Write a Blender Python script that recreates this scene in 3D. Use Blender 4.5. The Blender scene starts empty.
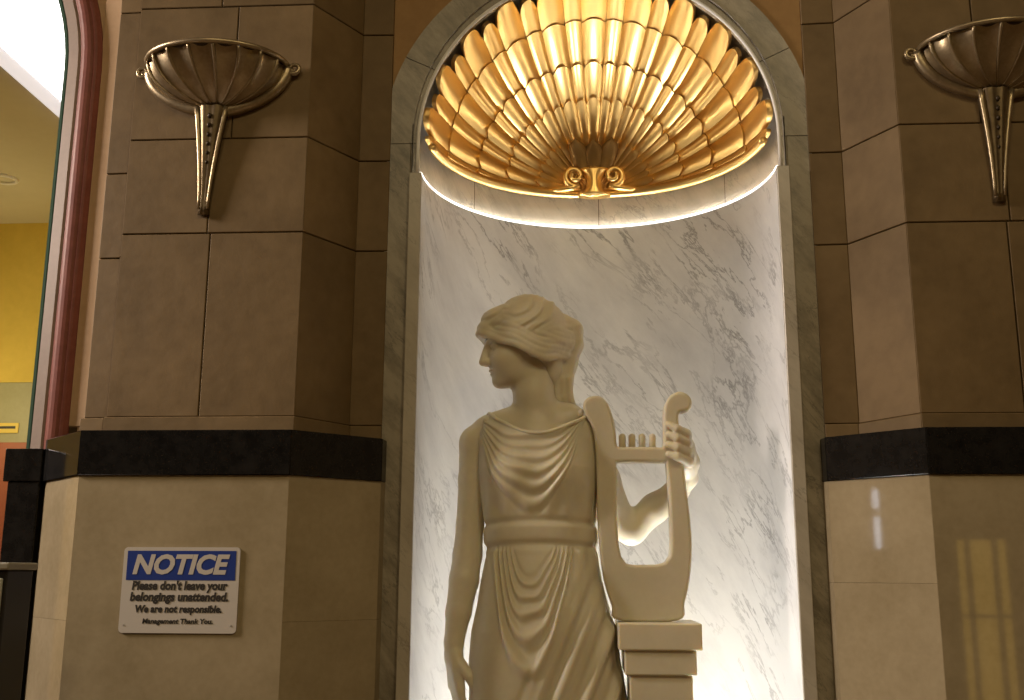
import bpy, math, random
import numpy as np
from mathutils import Vector, Matrix
random.seed(3)
sc = bpy.context.scene
col = sc.collection
R_ = math.radians

# ------------------------------------------------------------------ camera
F = 1050.0
CP = np.array([-0.068, -2.84, 1.55])
PITCH, YAW, ROLL = R_(12.0), R_(3.5), R_(0.25)
FW = np.array([-math.sin(YAW)*math.cos(PITCH), math.cos(YAW)*math.cos(PITCH), math.sin(PITCH)])
_r = np.array([math.cos(YAW), math.sin(YAW), 0.0]); _u = np.cross(_r, FW)
RT = _r*math.cos(ROLL) + _u*math.sin(ROLL)
UP = -_r*math.sin(ROLL) + _u*math.cos(ROLL)
cam = bpy.data.cameras.new('camera')
cam.sensor_width = 36.0
cam.lens = F/1024.0*36.0
camo = bpy.data.objects.new('camera', cam); col.objects.link(camo)
camo.matrix_world = Matrix(((RT[0], UP[0], -FW[0], CP[0]), (RT[1], UP[1], -FW[1], CP[1]),
                            (RT[2], UP[2], -FW[2], CP[2]), (0, 0, 0, 1)))
cam.clip_start = 0.05
sc.camera = camo

def S(px, py, Y):
    """point of the vertical plane at depth Y that the photograph shows at (px, py)"""
    d = FW + RT*(px-512)/F + UP*(350-py)/F
    return CP + d*((Y-CP[1])/d[1])

# ------------------------------------------------------------------ world, lights, exposure
w = bpy.data.worlds.new('world'); sc.world = w; w.use_nodes = True
w.node_tree.nodes['Background'].inputs[0].default_value = (1.0, 0.80, 0.58, 1)
w.node_tree.nodes['Background'].inputs[1].default_value = 0.02
vs = sc.view_settings
vs.view_transform = 'Standard'; vs.look = 'None'; vs.gamma = 1.0; vs.use_curve_mapping = False
vs.exposure = 0.0

def area(name, loc, target, sx, sy, power, colr, spread=180):
    l = bpy.data.lights.new(name, 'AREA'); l.shape = 'RECTANGLE'
    l.size = sx; l.size_y = sy; l.energy = power; l.color = colr; l.spread = R_(spread)
    o = bpy.data.objects.new(name, l); col.objects.link(o); o.location = loc
    d = Vector(target)-Vector(loc); o.rotation_euler = d.to_track_quat('-Z', 'Y').to_euler()
    return o
def point(name, loc, power, colr, r=0.05):
    l = bpy.data.lights.new(name, 'POINT'); l.energy = power; l.color = colr; l.shadow_soft_size = r
    o = bpy.data.objects.new(name, l); col.objects.link(o); o.location = loc
    return o
# hall ceiling lamps (warm) and an unseen lamp added at left for its pinkish light
area('hall_ceiling_lamp', (1.2, -3.6, 4.85), (0.6, -2.6, 0), 0.7, 0.7, 40, (1.0, 0.80, 0.46))
area('hall_ceiling_lamp', (-0.9, -4.2, 4.85), (-0.6, -3.0, 0), 0.7, 0.7, 36, (1.0, 0.80, 0.46))
area('unseen_left_lamp', (-4.3, -1.05, 3.6), (-1.2, -.3, 2.0), .8, .8, 80, (1.0, 0.84, 0.72), 120)
# lamps of the room beyond the arch
point('yellow_room_lamp', (-4.0, 3.1, 2.6), 20, (1.0, 0.82, 0.40), 0.08)

# ------------------------------------------------------------------ material helpers
MATS = {}
def mat(name, colr=(.5, .5, .5), rough=.5, metal=0.0, spec=.5, emit=None, es=1.0):
    m = bpy.data.materials.new(name); m.use_nodes = True
    b = m.node_tree.nodes['Principled BSDF']
    b.inputs['Base Color'].default_value = (*colr, 1); b.inputs['Roughness'].default_value = rough
    b.inputs['Metallic'].default_value = metal; b.inputs['Specular IOR Level'].default_value = spec
    if emit:
        b.inputs['Emission Color'].default_value = (*emit, 1); b.inputs['Emission Strength'].default_value = es
    MATS[name] = m
    return m
def nd(m, t, **k):
    n = m.node_tree.nodes.new(t)
    for a, v in k.items(): setattr(n, a, v)
    return n
def lk(m, a, b): m.node_tree.links.new(a, b)
def bsdf(m): return m.node_tree.nodes['Principled BSDF']
def mottled(name, c1, c2, scale, rough, spec=.5, bump=.0, detail=8, rnd=.0, metal=0, scale2=None, fine=.25):
    """two-tone noise stone; rnd = tone step from piece to piece"""
    m = mat(name, c1, rough, metal, spec)
    tc = nd(m, 'ShaderNodeTexCoord'); oi = nd(m, 'ShaderNodeObjectInfo')
    add = nd(m, 'ShaderNodeVectorMath', operation='ADD')
    mul = nd(m, 'ShaderNodeMath', operation='MULTIPLY'); mul.inputs[1].default_value = 37.0
    lk(m, oi.outputs['Random'], mul.inputs[0]); lk(m, tc.outputs['Object'], add.inputs[0]); lk(m, mul.outputs[0], add.inputs[1])
    n1 = nd(m, 'ShaderNodeTexNoise'); n1.inputs['Scale'].default_value = scale; n1.inputs['Detail'].default_value = detail
    n1.inputs['Roughness'].default_value = .62
    n2 = nd(m, 'ShaderNodeTexNoise'); n2.inputs['Scale'].default_value = scale2 or scale*9; n2.inputs['Detail'].default_value = 5
    lk(m, add.outputs[0], n1.inputs['Vector']); lk(m, add.outputs[0], n2.inputs['Vector'])
    mx = nd(m, 'ShaderNodeMix', data_type='FLOAT'); mx.inputs[0].default_value = fine
    lk(m, n1.outputs['Fac'], mx.inputs[2]); lk(m, n2.outputs['Fac'], mx.inputs[3])
    cr = nd(m, 'ShaderNodeValToRGB'); cr.color_ramp.elements[0].position = .36; cr.color_ramp.elements[1].position = .64
    cr.color_ramp.elements[0].color = (*c1, 1); cr.color_ramp.elements[1].color = (*c2, 1)
    lk(m, mx.outputs[0], cr.inputs[0])
    out = cr.outputs[0]
    if rnd:
        mr = nd(m, 'ShaderNodeMapRange'); mr.inputs[3].default_value = 1-rnd; mr.inputs[4].default_value = 1+rnd
        lk(m, oi.outputs['Random'], mr.inputs[0])
        hs = nd(m, 'ShaderNodeHueSaturation'); lk(m, out, hs.inputs['Color']); lk(m, mr.outputs[0], hs.inputs['Value'])
        out = hs.outputs[0]
    lk(m, out, bsdf(m).inputs['Base Color'])
    if bump:
        b = nd(m, 'ShaderNodeBump'); b.inputs['Strength'].default_value = bump; b.inputs['Distance'].default_value = .004
        lk(m, n2.outputs['Fac'], b.inputs['Height']); lk(m, b.outputs[0], bsdf(m).inputs['Normal'])
    return m
def marble(name, base, cloud, vein, rough, scale=1.0, spec=.5, uv=True, vein_amt=.8):
    """white stone with diagonal hair veins; coordinates in metres"""
    m = mat(name, base, rough, 0, spec)
    tc = nd(m, 'ShaderNodeTexCoord')
    src = tc.outputs['UV' if uv else 'Object']
    if not uv:
        sx = nd(m, 'ShaderNodeSeparateXYZ'); cx = nd(m, 'ShaderNodeCombineXYZ')
        lk(m, src, sx.inputs[0]); lk(m, sx.outputs[0], cx.inputs[0]); lk(m, sx.outputs[2], cx.inputs[1]); lk(m, sx.outputs[1], cx.inputs[2])
        src = cx.outputs[0]
    rot = nd(m, 'ShaderNodeMapping'); rot.inputs['Rotation'].default_value = (0, 0, R_(52)); lk(m, src, rot.inputs[0])
    prev = None
    fac = None
    for i, (sx_, sy_, lo, hi, off) in enumerate(((2.2, 7.5, .0, .016, 0), (3.6, 16.0, .0, .018, 9.3), (1.2, 3.4, .0, .010, 4.1))):
        mp = nd(m, 'ShaderNodeMapping'); mp.inputs['Scale'].default_value = (sx_*scale, sy_*scale, 3); mp.inputs['Location'].default_value = (off, off*.7, off)
        lk(m, rot.outputs[0], mp.inputs[0])
        n = nd(m, 'ShaderNodeTexNoise'); n.inputs['Scale'].default_value = 1; n.inputs['Detail'].default_value = 7; n.inputs['Roughness'].default_value = .62
        n.inputs['Distortion'].default_value = .35
        lk(m, mp.outputs[0], n.inputs['Vector'])
        a = nd(m, 'ShaderNodeMath', operation='SUBTRACT'); a.inputs[1].default_value = .5; lk(m, n.outputs['Fac'], a.inputs[0])
        b = nd(m, 'ShaderNodeMath', operation='ABSOLUTE'); lk(m, a.outputs[0], b.inputs[0])
        r = nd(m, 'ShaderNodeMapRange'); r.inputs[1].default_value = lo; r.inputs[2].default_value = hi; r.inputs[3].default_value = 1; r.inputs[4].default_value = 0
        lk(m, b.outputs[0], r.inputs[0])
        # patches where this family of veins shows
        n3 = nd(m, 'ShaderNodeTexNoise'); n3.inputs['Scale'].default_value = 3.1*scale; n3.inputs['Detail'].default_value = 3
        mo = nd(m, 'ShaderNodeMapping'); mo.inputs['Location'].default_value = (off*3+1, 2, 5); lk(m, rot.outputs[0], mo.inputs[0]); lk(m, mo.outputs[0], n3.inputs['Vector'])
        r3 = nd(m, 'ShaderNodeMapRange'); r3.inputs[1].default_value = .48; r3.inputs[2].default_value = .66; lk(m, n3.outputs['Fac'], r3.inputs[0])
        mu = nd(m, 'ShaderNodeMath', operation='MULTIPLY'); lk(m, r.outputs[0], mu.inputs[0]); lk(m, r3.outputs[0], mu.inputs[1])
        if fac is None: fac = mu.outputs[0]
        else:
            mxx = nd(m, 'ShaderNodeMath', operation='MAXIMUM'); lk(m, fac, mxx.inputs[0]); lk(m, mu.outputs[0], mxx.inputs[1]); fac = mxx.outputs[0]
    va = nd(m, 'ShaderNodeMath', operation='MULTIPLY'); va.inputs[1].default_value = vein_amt; lk(m, fac, va.inputs[0])
    # soft grey clouding, stretched along the veins
    mp = nd(m, 'ShaderNodeMapping'); mp.inputs['Scale'].default_value = (1.6*scale, 4.2*scale, 2); lk(m, rot.outputs[0], mp.inputs[0])
    nc = nd(m, 'ShaderNodeTexNoise'); nc.inputs['Scale'].default_value = 1.3; nc.inputs['Detail'].default_value = 9; nc.inputs['Roughness'].default_value = .68
    lk(m, mp.outputs[0], nc.inputs['Vector'])
    cr = nd(m, 'ShaderNodeMapRange'); cr.inputs[1].default_value = .42; cr.inputs[2].default_value = .72; lk(m, nc.outputs['Fac'], cr.inputs[0])
    m1 = nd(m, 'ShaderNodeMix', data_type='RGBA'); m1.inputs[6].default_value = (*base, 1); m1.inputs[7].default_value = (*cloud, 1); lk(m, cr.outputs[0], m1.inputs[0])
    m2 = nd(m, 'ShaderNodeMix', data_type='RGBA'); m2.inputs[7].default_value = (*vein, 1); lk(m, m1.outputs[2], m2.inputs[6]); lk(m, va.outputs[0], m2.inputs[0])
    lk(m, m2.outputs[2], bsdf(m).inputs['Base Color'])
    return m

M_white = marble('white_marble', (.78, .78, .78), (.58, .58, .59), (.20, .20, .21), .28, .8)
M_band = marble('band_marble', (.50, .46, .40), (.30, .275, .23), (.22, .21, .19), .35, 1.5)
M_sur = marble('surround_marble', (.34, .30, .225), (.105, .09, .06), (.06, .055, .045), .40, 2.4, uv=False, vein_amt=.55)
M_stone = mottled('brown_stone', (.122, .079, .032), (.195, .131, .060), 2.6, .62, .3, .3, rnd=.06)
M_mort = mottled('dark_joint', (.06, .04, .025), (.08, .055, .03), 8, .9, .1)
M_dado = mottled('polished_beige_stone', (.285, .230, .138), (.37, .305, .195), 5, .035, .4, 0, rnd=.04, scale2=60)
M_black = mottled('black_granite', (.006, .006, .006), (.016, .015, .014), 30, .08, .35)
M_tan = mottled('tan_plaster', (.52, .36, .22), (.60, .43, .27), 6, .6, .3)
M_spand = mottled('amber_stone', (.30, .17, .06), (.40, .24, .09), 4, .55, .3)
M_statue = mottled('statue_marble', (.68, .62, .47), (.74, .68, .53), 7, .40, .4)
_b = bsdf(M_statue)
_b.inputs['Subsurface Weight'].default_value = .55; _b.inputs['Subsurface Radius'].default_value = (1.0, .72, .34); _b.inputs['Subsurface Scale'].default_value = .022
M_gold = mat('gold_leaf', (.85, .57, .21), .35, 1.0)
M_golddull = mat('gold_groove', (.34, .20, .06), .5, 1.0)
M_flange = marble('flange_marble', (.48, .44, .36), (.36, .32, .25), (.15, .14, .12), .35, 2.0, uv=False, vein_amt=.5)
M_hingeshade = mat('hinge_shade_gold', (.24, .14, .045), .5, .8)  # darker gold that puts the hinge's cast shade into colour
M_led = mat('light_strip', (.9, .9, .9), .5, 0, .5, (1.0, .97, .92), 2.2)
M_bead = mat('white_bead', (.80, .79, .76), .35)
M_bronze = mottled('aged_bronze', (.30, .235, .14), (.45, .365, .235), 14, .38, .5, .1, metal=.85)
M_bronze2 = mottled('brown_bronze', (.12, .085, .045), (.20, .15, .085), 16, .4, .5, .1, metal=.85)
M_bronzedk = mat('dark_bronze', (.05, .035, .02), .5, .6)
M_red = mottled('oxblood_marble', (.15, .042, .03), (.22, .07, .05), 9, .5, .3)
M_greyfr = mottled('grey_brown_trim', (.22, .165, .13), (.27, .20, .16), 10, .5)
M_green = mat('dark_green_edge', (.03, .06, .04), .9, 0, .1)
M_signw = mat('sign_white', (.54, .50, .45), .35)
M_signb = mat('sign_blue', (.02, .045, .24), .35)
M_signk = mat('sign_ink', (.03, .025, .02), .5)
M_steel = mat('screw_metal', (.4, .37, .32), .35, .9)

# ------------------------------------------------------------------ object helpers
def obj(name, verts, faces, m, parent=None, smooth=False, uvs=None):
    me = bpy.data.meshes.new(name)
    me.from_pydata([tuple(map(float, v)) for v in verts] if not isinstance(verts, np.ndarray) else verts.tolist(), [], [tuple(map(int, f)) for f in faces])
    if uvs is not None:
        lay = me.uv_layers.new(name='UVMap')
        for lp in me.loops: lay.data[lp.index].uv = uvs[lp.vertex_index]
    me.materials.append(m)
    if smooth: me.polygons.foreach_set('use_smooth', [True]*len(me.polygons))
    me.update()
    o = bpy.data.objects.new(name, me); col.objects.link(o)
    if parent: o.parent = parent
    return o
def empty(name, loc=(0, 0, 0)):
    o = bpy.data.objects.new(name, None); col.objects.link(o); o.location = loc
    o.empty_display_size = .05
    return o
def tag(o, label=None, cat=None, group=None, kind=None):
    for k, v in (('label', label), ('category', cat), ('group', group), ('kind', kind)):
        if v: o[k] = v
    return o
def fix_normals(o):
    import bmesh
    b = bmesh.new(); b.from_mesh(o.data); bmesh.ops.recalc_face_normals(b, faces=b.faces); b.to_mesh(o.data); b.free()
    return o
def slab_geo(f0, f1, b0, b1, z0, z1, c=.0018):
    """slab between two front points and two back points (xy), chamfered front edges"""
    f0, f1, b0, b1 = map(np.array, (f0, f1, b0, b1))
    def mix(a, b, t): return a*(1-t)+b*t
    L = max(np.linalg.norm(f1-f0), 1e-6); D = max(np.linalg.norm(b0-f0), 1e-6)
    ti = min(c/L, .2); td = min(c/D, .5)
    V = []
    for (p, q) in ((b0, b1), (mix(f0, b0, td), mix(f1, b1, td))):
        V += [(*p, z0), (*q, z0), (*q, z1), (*p, z1)]
    p, q = mix(f0, f1, ti), mix(f1, f0, ti)
    V += [(*p, z0+c), (*q, z0+c), (*q, z1-c), (*p, z1-c)]
    Fc = [(3, 2, 1, 0), (8, 9, 10, 11)]
    for a in (0, 4):
        for k in range(4): Fc.append((a+k, a+(k+1) % 4, a+4+(k+1) % 4, a+4+k))
    return V, Fc
def offset_path(P, d):
    P = [np.array(p, float) for p in P]; out = []
    N = []
    for a, b in zip(P[:-1], P[1:]):
        t = (b-a)/np.linalg.norm(b-a); N.append(np.array([t[1], -t[0]]))
    for i, p in enumerate(P):
        if i == 0: n = N[0]; k = 1
        elif i == len(P)-1: n = N[-1]; k = 1
        else:
            n = N[i-1]+N[i]; n /= np.linalg.norm(n); k = 1/max(n@N[i], .3)
        out.append(p + n*k*d)
    return out
def box(name, x0, x1, y0, y1, z0, z1, m, parent=None, c=.003):
    V = []; Fc = []
    import bmesh
    b = bmesh.new(); bmesh.ops.create_cube(b, size=1)
    for v in b.verts: v.co = Vector(((x0+x1)/2+v.co.x*(x1-x0), (y0+y1)/2+v.co.y*(y1-y0), (z0+z1)/2+v.co.z*(z1-z0)))
    if c: bmesh.ops.bevel(b, geom=list(b.edges), offset=c, segments=2, affect='EDGES', profile=.5)
    me = bpy.data.meshes.new(name); b.to_mesh(me); b.free(); me.materials.append(m)
    o = bpy.data.objects.new(name, me); col.objects.link(o)
    if parent: o.parent = parent
    return o
def tube(name, pts, rad, m, parent=None, n=10, closed=False, caps=True):
    pts = [np.array(p, float) for p in pts]; N = len(pts)
    if not hasattr(rad, '__len__'): rad = [rad]*N
    V = []; Fc = []
    prev = None
    for i, p in enumerate(pts):
        a = pts[(i-1) % N] if (closed or i) else p; b = pts[(i+1) % N] if (closed or i < N-1) else p
        t = b-a; t /= np.linalg.norm(t)
        if prev is None:
            h = np.array([0, 0, 1.]) if abs(t[2]) < .8 else np.array([0, 1., 0])
            u = np.cross(t, h)
        else: u = prev-(prev@t)*t
        u /= np.linalg.norm(u); v = np.cross(t, u); prev = u
        for k in range(n):
            an = 2*math.pi*k/n; V.append(p+rad[i]*(u*math.cos(an)+v*math.sin(an)))
    M = N if closed else N-1
    for i in range(M):
        for k in range(n):
            a = i*n; b = ((i+1) % N)*n
            Fc.append((a+k, a+(k+1) % n, b+(k+1) % n, b+k))
    if not closed and caps:
        Fc.append(tuple(range(n))[::-1]); Fc.append(tuple((N-1)*n+k for k in range(n)))
    return obj(name, V, Fc, m, parent, True)
def grid_faces(nu, nv):
    return [(i*nv+j, (i+1)*nv+j, (i+1)*nv+j+1, i*nv+j+1) for i in range(nu-1) for j in range(nv-1)]

# ------------------------------------------------------------------ hall shell
M_floor = mottled('hall_floor_stone', (.20, .14, .09), (.28, .20, .13), 2, .2, .5)
M_hall = mottled('hall_plaster', (.30, .22, .14), (.36, .27, .17), 2, .7, .3)
fl = obj('floor', [(-4.5, -7.5, 0), (4.5, -7.5, 0), (4.5, 5, 0), (-6, 5, 0), (-6, 0, 0), (-4.5, 0, 0)], [(0, 1, 2, 3, 4, 5)], M_floor); tag(fl, kind='structure')
ce = obj('ceiling', [(-4.5, -7.5, 5), (4.5, -7.5, 5), (4.5, 1, 5), (-4.5, 1, 5)], [(3, 2, 1, 0)], M_hall); tag(ce, kind='structure')
wb = obj('wall_behind', [(-4.5, -7.5, 0), (4.5, -7.5, 0), (4.5, -7.5, 5), (-4.5, -7.5, 5)], [(0, 1, 2, 3)], M_hall); tag(wb, kind='structure')
w1 = obj('wall_side', [(4.5, -7.5, 0), (4.5, 1, 0), (4.5, 1, 5), (4.5, -7.5, 5)], [(0, 1, 2, 3)], M_hall); tag(w1, kind='structure')
w2 = obj('wall_far_side', [(-4.5, -7.5, 0), (-4.5, 1, 0), (-4.5, 1, 5), (-4.5, -7.5, 5)], [(0, 1, 2, 3)], M_hall); tag(w2, kind='structure')

# ------------------------------------------------------------------ piers either side of the niche
UPPER = [(.60, .004), (.69, .0), (.795, -.18), (1.295, -.18), (1.302, -.162), (1.364, -.160), (1.366, .0), (1.49, .0)]
LOWER = [(.585, .02), (.592, -.03), (.79, -.22), (1.335, -.22), (1.52, -.03), (1.53, .05)]
BAND = [(.585, .02), (.589, -.036), (.788, -.228), (1.337, -.228), (1.527, -.036), (1.535, .05)]
BASE = [(.60, .0), (.686, -.006), (.792, -.190), (1.298, -.190), (1.306, -.172), (1.370, -.170), (1.372, .0), (1.49, -.004)]
def build_pier(s, label):
    root = empty('wall_left' if s < 0 else 'wall_right', (s*1.05, 0, 0))
    tag(root, label, kind='structure')
    ox = s*1.05
    def pc(name, V, Fc, m, smooth=False):
        V = [(s*v[0]-ox, v[1], v[2]) for v in V]
        if s < 0: Fc = [f[::-1] for f in Fc]
        return obj(name, V, Fc, m, root, smooth)
    def wall(path, rows, name, m, th=.022, gap=.0016, core=True, c=.0018):
        """rows: (z0, z1, {segment: [split positions]}, jitter)"""
        Q = offset_path(path, -th)
        for (z0, z1, segs) in rows:
            for i, fr in segs.items():
                f = [0]+list(fr)+[1]
                P0, P1, Q0, Q1 = np.array(path[i]), np.array(path[i+1]), Q[i], Q[i+1]
                L = np.linalg.norm(P1-P0)
                for a, b in zip(f[:-1], f[1:]):
                    g = gap/L
                    a2 = a+g if a > 0 else a; b2 = b-g if b < 1 else b
                    l = lambda A, B, t: A*(1-t)+B*t
                    V, Fc = slab_geo(l(P0, P1, a2), l(P0, P1, b2), l(Q0, Q1, a2), l(Q0, Q1, b2), z0+gap, z1-gap, c)
                    pc(name, V, Fc, m)
        if core:
            z0 = min(r[0] for r in rows); z1 = max(r[1] for r in rows)
            C = offset_path(path, -.007)
            n = len(C)
            C2 = C+[np.array([path[-1][0], .25]), np.array([path[0][0], .25])]
            V = [(*p, z0) for p in C2]+[(*p, z1) for p in C2]
            k = len(C2)
            Fc = [(i, (i+1) % k, k+(i+1) % k, k+i) for i in range(k)]
            pc('mortar', V, Fc, M_mort)
    fs = lambda x: (x-.795)/(1.295-.795)
    A, B, Cc, D = 1.945, 2.447, 2.72, 3.12
    T = 5.0
    rows = [(A, B, {0: [], 1: [], 2: [fs(1.05)]}), (B, Cc, {0: [], 1: [], 2: [fs(1.06)]}), (Cc, D, {0: [], 1: [], 2: [fs(1.01)]}),
            (D, 3.6, {0: [], 1: [], 2: [fs(1.06)], 3: [], 4: [], 5: []}), (3.6, 4.3, {0: [], 1: [], 2: [fs(1.0)], 3: [], 4: []}), (4.3, T, {0: [], 1: [], 2: [fs(1.1)], 3: [], 4: []})]
    wall(UPPER, rows, 'stone_block', M_stone)
    wall(UPPER, [(a_, b_, {3: [], 4: [], 5: []}) for a_, b_ in ((A, 2.385), (2.385, 2.63), (2.63, D))], 'stone_block', M_stone, core=False)
    wall(UPPER, [(A, T, {6: []})], 'plaster_strip', M_tan, core=False)
    wall(BASE, [(1.905, A, {0: [], 1: [], 2: [], 3: [], 4: [], 5: []})], 'base_course', M_stone, gap=.0005)
    wall(BAND, [(1.79, 1.905, {0: [], 1: [], 2: [], 3: [], 4: []})], 'granite_band', M_black, gap=.0002)
    wall(LOWER, [(1.53, 1.79, {0: [], 1: [], 3: [], 4: []}) if s > 0 else (1.43, 1.79, {0: [], 1: [], 3: [], 4: []}), (.8, 1.53 if s > 0 else 1.43, {0: [], 1: [], 3: [], 4: []}), (0, .8, {0: [], 1: [], 2: [], 3: [], 4: []}),
                 (.8, 1.79, {2: []})], 'polished_slab', M_dado, gap=.0002, c=.0006)
    return root
pierL = build_pier(-1, 'brown stone pier with black granite band and polished beige base carrying the notice sign')
pierR = build_pier(1, 'brown stone pier with black granite band and polished beige base on the lyre side of the niche')

# ------------------------------------------------------------------ niche
RN, ZR, ZS, ZF = .505, 2.674, 2.775, .30     # lining radius, ledge, arch spring, niche floor
RU = .532
niche = empty('wall_back', (0, 0, 0)); tag(niche, 'round-headed niche lined with white veined marble', kind='structure')
def cyl(name, r, z0, z1, m, n=64, nz=2, uoff=0, a0=0, a1=math.pi, th=0, y0=0):
    V = []; UV = []
    for i in range(n+1):
        a = a0+(a1-a0)*i/n
        for j in range(nz):
            z = z0+(z1-z0)*j/(nz-1)
            V.append((-r*math.cos(a), y0+r*math.sin(a), z)); UV.append((r*a+uoff, z))
    return obj(name, V, [f[::-1] for f in grid_faces(n+1, nz)], m, niche, True, UV)
cyl('marble_lining', RN, ZF, ZR, M_white)
# upper drum band in four slabs with hairline joints
jo = [0, .24*math.pi, .5*math.pi+.03, .78*math.pi, math.pi]
for i in range(4):
    cyl('band_slab', RU, ZR, ZS+.06, M_band, 24, 2, i*3.7, jo[i]+.002, jo[i+1]-.002)
cyl('band_joint', RU+.003, ZR, ZS+.06, M_mort, 48)
# ledge on top of the lining
V = []; n = 48
for i in range(n+1):
    a = math.pi*i/n
    V += [(-RN*math.cos(a), RN*math.sin(a), ZR), (-(RU+.01)*math.cos(a), (RU+.01)*math.sin(a), ZR)]
obj('ledge', V, grid_faces(n+1, 2), M_bead, niche)
# niche floor
V = [(0, 0, ZF)]+[(-RN*math.cos(math.pi*i/n), RN*math.sin(math.pi*i/n), ZF) for i in range(n+1)]
V += [(-.6, -.12, ZF), (.6, -.12, ZF)]
obj('niche_sill', [(-.60, -.02, 0), (.60, -.02, 0), (.60, -.02, ZF), (-.60, -.02, ZF), (.60, .56, ZF), (-.60, .56, ZF)], [(0, 1, 2, 3), (3, 2, 4, 5)], M_sur, niche)
# front flange of the lining
for s in (-1, 1):
    x0, x1 = sorted((s*RN, s*.540))
    V, Fc = slab_geo((x0, -.012), (x1, -.012), (x0, .03), (x1, .03), ZF, ZR+.004)
    o = obj('lining_edge', V, Fc, M_flange, niche)
    V, Fc = slab_geo((min(s*.540, s*.61), .008), (max(s*.540, s*.61), .008), (min(s*.540, s*.61), .03), (max(s*.540, s*.61), .03), ZF, ZS)
    obj('marble_slab', V, Fc, M_sur, niche)
    V, Fc = slab_geo((min(s*.522, s*.540), .008), (max(s*.522, s*.540), .008), (min(s*.522, s*.540), .03), (max(s*.522, s*.540), .03), ZR+.004, ZS)
    obj('marble_slab', V, Fc, M_sur, niche)
# arch ring of five surround pieces, spandrels behind
def ring(name, r0, r1, a0, a1, y0, y1, m, n=14):
    V = []
    for i in range(n+1):
        a = a0+(a1-a0)*i/n
        for (r, y) in ((r0, y1), (r0, y0), (r1, y0), (r1, y1)):
            V.append((r*math.cos(a), y, ZS+r*math.sin(a)))
    Fc = []
    for i in range(n):
        for k in range(4):
            a, b = i*4, (i+1)*4
            Fc.append((a+k, b+k, b+(k+1) % 4, a+(k+1) % 4))
    Fc += [(0, 1, 2, 3), (n*4+3, n*4+2, n*4+1, n*4)]
    return fix_normals(obj(name, V, Fc, m, niche))
cuts = [0, 26, 64, 116, 154, 180]
for a, b in zip(cuts[:-1], cuts[1:]):
    ring('arch_slab', .522, .625, R_(a)+.002, R_(b)-.002, .008, .03, M_sur)
for s in (-1, 1):     # spandrel stone outside the ring
    V = [];
    n = 16
    for i in range(n+1):
        a = R_(90)*i/n
        V.append((s*.62*math.cos(a), .014, ZS+.62*math.sin(a)))
        if a < R_(45): V.append((s*.70, .014, ZS+.70*math.tan(a)))
        else: V.append((s*.70/math.tan(a), .014, ZS+.70))
    V.append((s*.70, .014, 5)); V.append((0, .014, 5))
    Fc = grid_faces(n+1, 2)+[(2*n+1, 2*n+2, 2*n+3)]
    # corner quad up to the ceiling
    ci = 2*(n//2)+1
    Fc += [(ci, 2*n+2, 2*n+3, 2*n+1)]
    Fc = [f for f in Fc if f != (2*n+1, 2*n+2, 2*n+3)]
    fix_normals(obj('spandrel', V, Fc, M_spand, niche))
# white bead round the arch edge
pts = [(-.517, -.006, ZR+.004), (-.517, -.006, ZR+.05)]+[(-.517*math.cos(a), -.006, ZS+.517*math.sin(a)) for a in np.linspace(0, math.pi, 60)]+[(.517, -.006, ZR+.05), (.517, -.006, ZR+.004)]
tube('arch_bead', pts, .0055, M_bead, niche, 8)
# dome behind the shell
V = []
nu, nv = 40, 20
for i in range(nu):
    ph = math.pi*i/(nu-1)
    for j in range(nv):
        t = (math.pi/2)*j/(nv-1)
        V.append((RU*math.sin(t)*math.cos(ph), RU*math.cos(t), ZS+.02+RU*math.sin(t)*math.sin(ph)))
obj('dome', V, grid_faces(nu, nv), M_band, niche, True, [(v[0], v[2]) for v in V])

# light strip sitting in the lip of the ledge
strip = empty('light_strip', (0, 0, ZR)); tag(strip, 'thin glowing white light strip curving along the marble ledge under the golden shell', 'light strip')
tube('glowing_tube', [(-(RN+.004)*math.cos(a), (RN+.004)*math.sin(a), .004) for a in np.linspace(0.0, math.pi, 56)], .0055, M_led, strip, 8)
# upward-facing diodes of that strip, lying on the ledge behind the lip
M_diode = mat('diode_tape', (.9, .9, .9), .5, 0, .5, (1.0, .91, .76), 66)
for nm, m_, sh in (('tape_light_block', M_signk, .0012), ('diode_tape', M_diode, 0)):  # dark ribbon added behind the diodes to block their back glow
    V = []
    for a in np.linspace(.02, math.pi-.02, 60):
        for r_, z_ in ((RU-.0050+sh, .0010), (RU-.0050+sh, .0075)):
            V.append((-r_*math.cos(a), r_*math.sin(a), z_))
    obj(nm, V, grid_faces(60, 2), m_, strip)
# uplights on the niche floor, behind the statue
for k, (x, y, p) in enumerate(((-.36, .20, 6.6), (-.18, .40, 8.8), (.05, .44, 9.5), (.26, .34, 9.5), (.40, .16, 6.6))):
    area('niche_floor_lamp', (x, y, ZF+.03), (x*.9, y*.9, 3), .12, .06, p*.52, (1.0, .98, .965), 95)

# ------------------------------------------------------------------ golden shell
shell = empty('scallop_shell', (0, 0, 0)); tag(shell, 'large gilded scallop shell half dome filling the head of the niche', 'shell')
RS = .505; ZC = 2.797
def sph(r, t, ph):
    """r = RS on the shell; smaller r lifts the surface towards the viewer along its normal"""
    st = math.sin(min(t, R_(89.5))); h_ = RS-r; ex = .58
    y = RS*(1-st*st)**ex
    dy = -2*ex*st*(1-st*st)**(ex-1)               # dy / d(rho)
    nl_ = math.hypot(1, dy)
    rho = RS*st+h_*dy/nl_; y = y-h_/nl_
    return (rho*math.cos(ph), y, ZC+rho*math.sin(ph))
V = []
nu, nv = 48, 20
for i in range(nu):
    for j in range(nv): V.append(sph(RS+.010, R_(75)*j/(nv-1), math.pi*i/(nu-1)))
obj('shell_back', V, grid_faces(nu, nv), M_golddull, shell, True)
rows = [R_(a) for a in (4, 22, 35, 48.5, 66, 86)]
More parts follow.
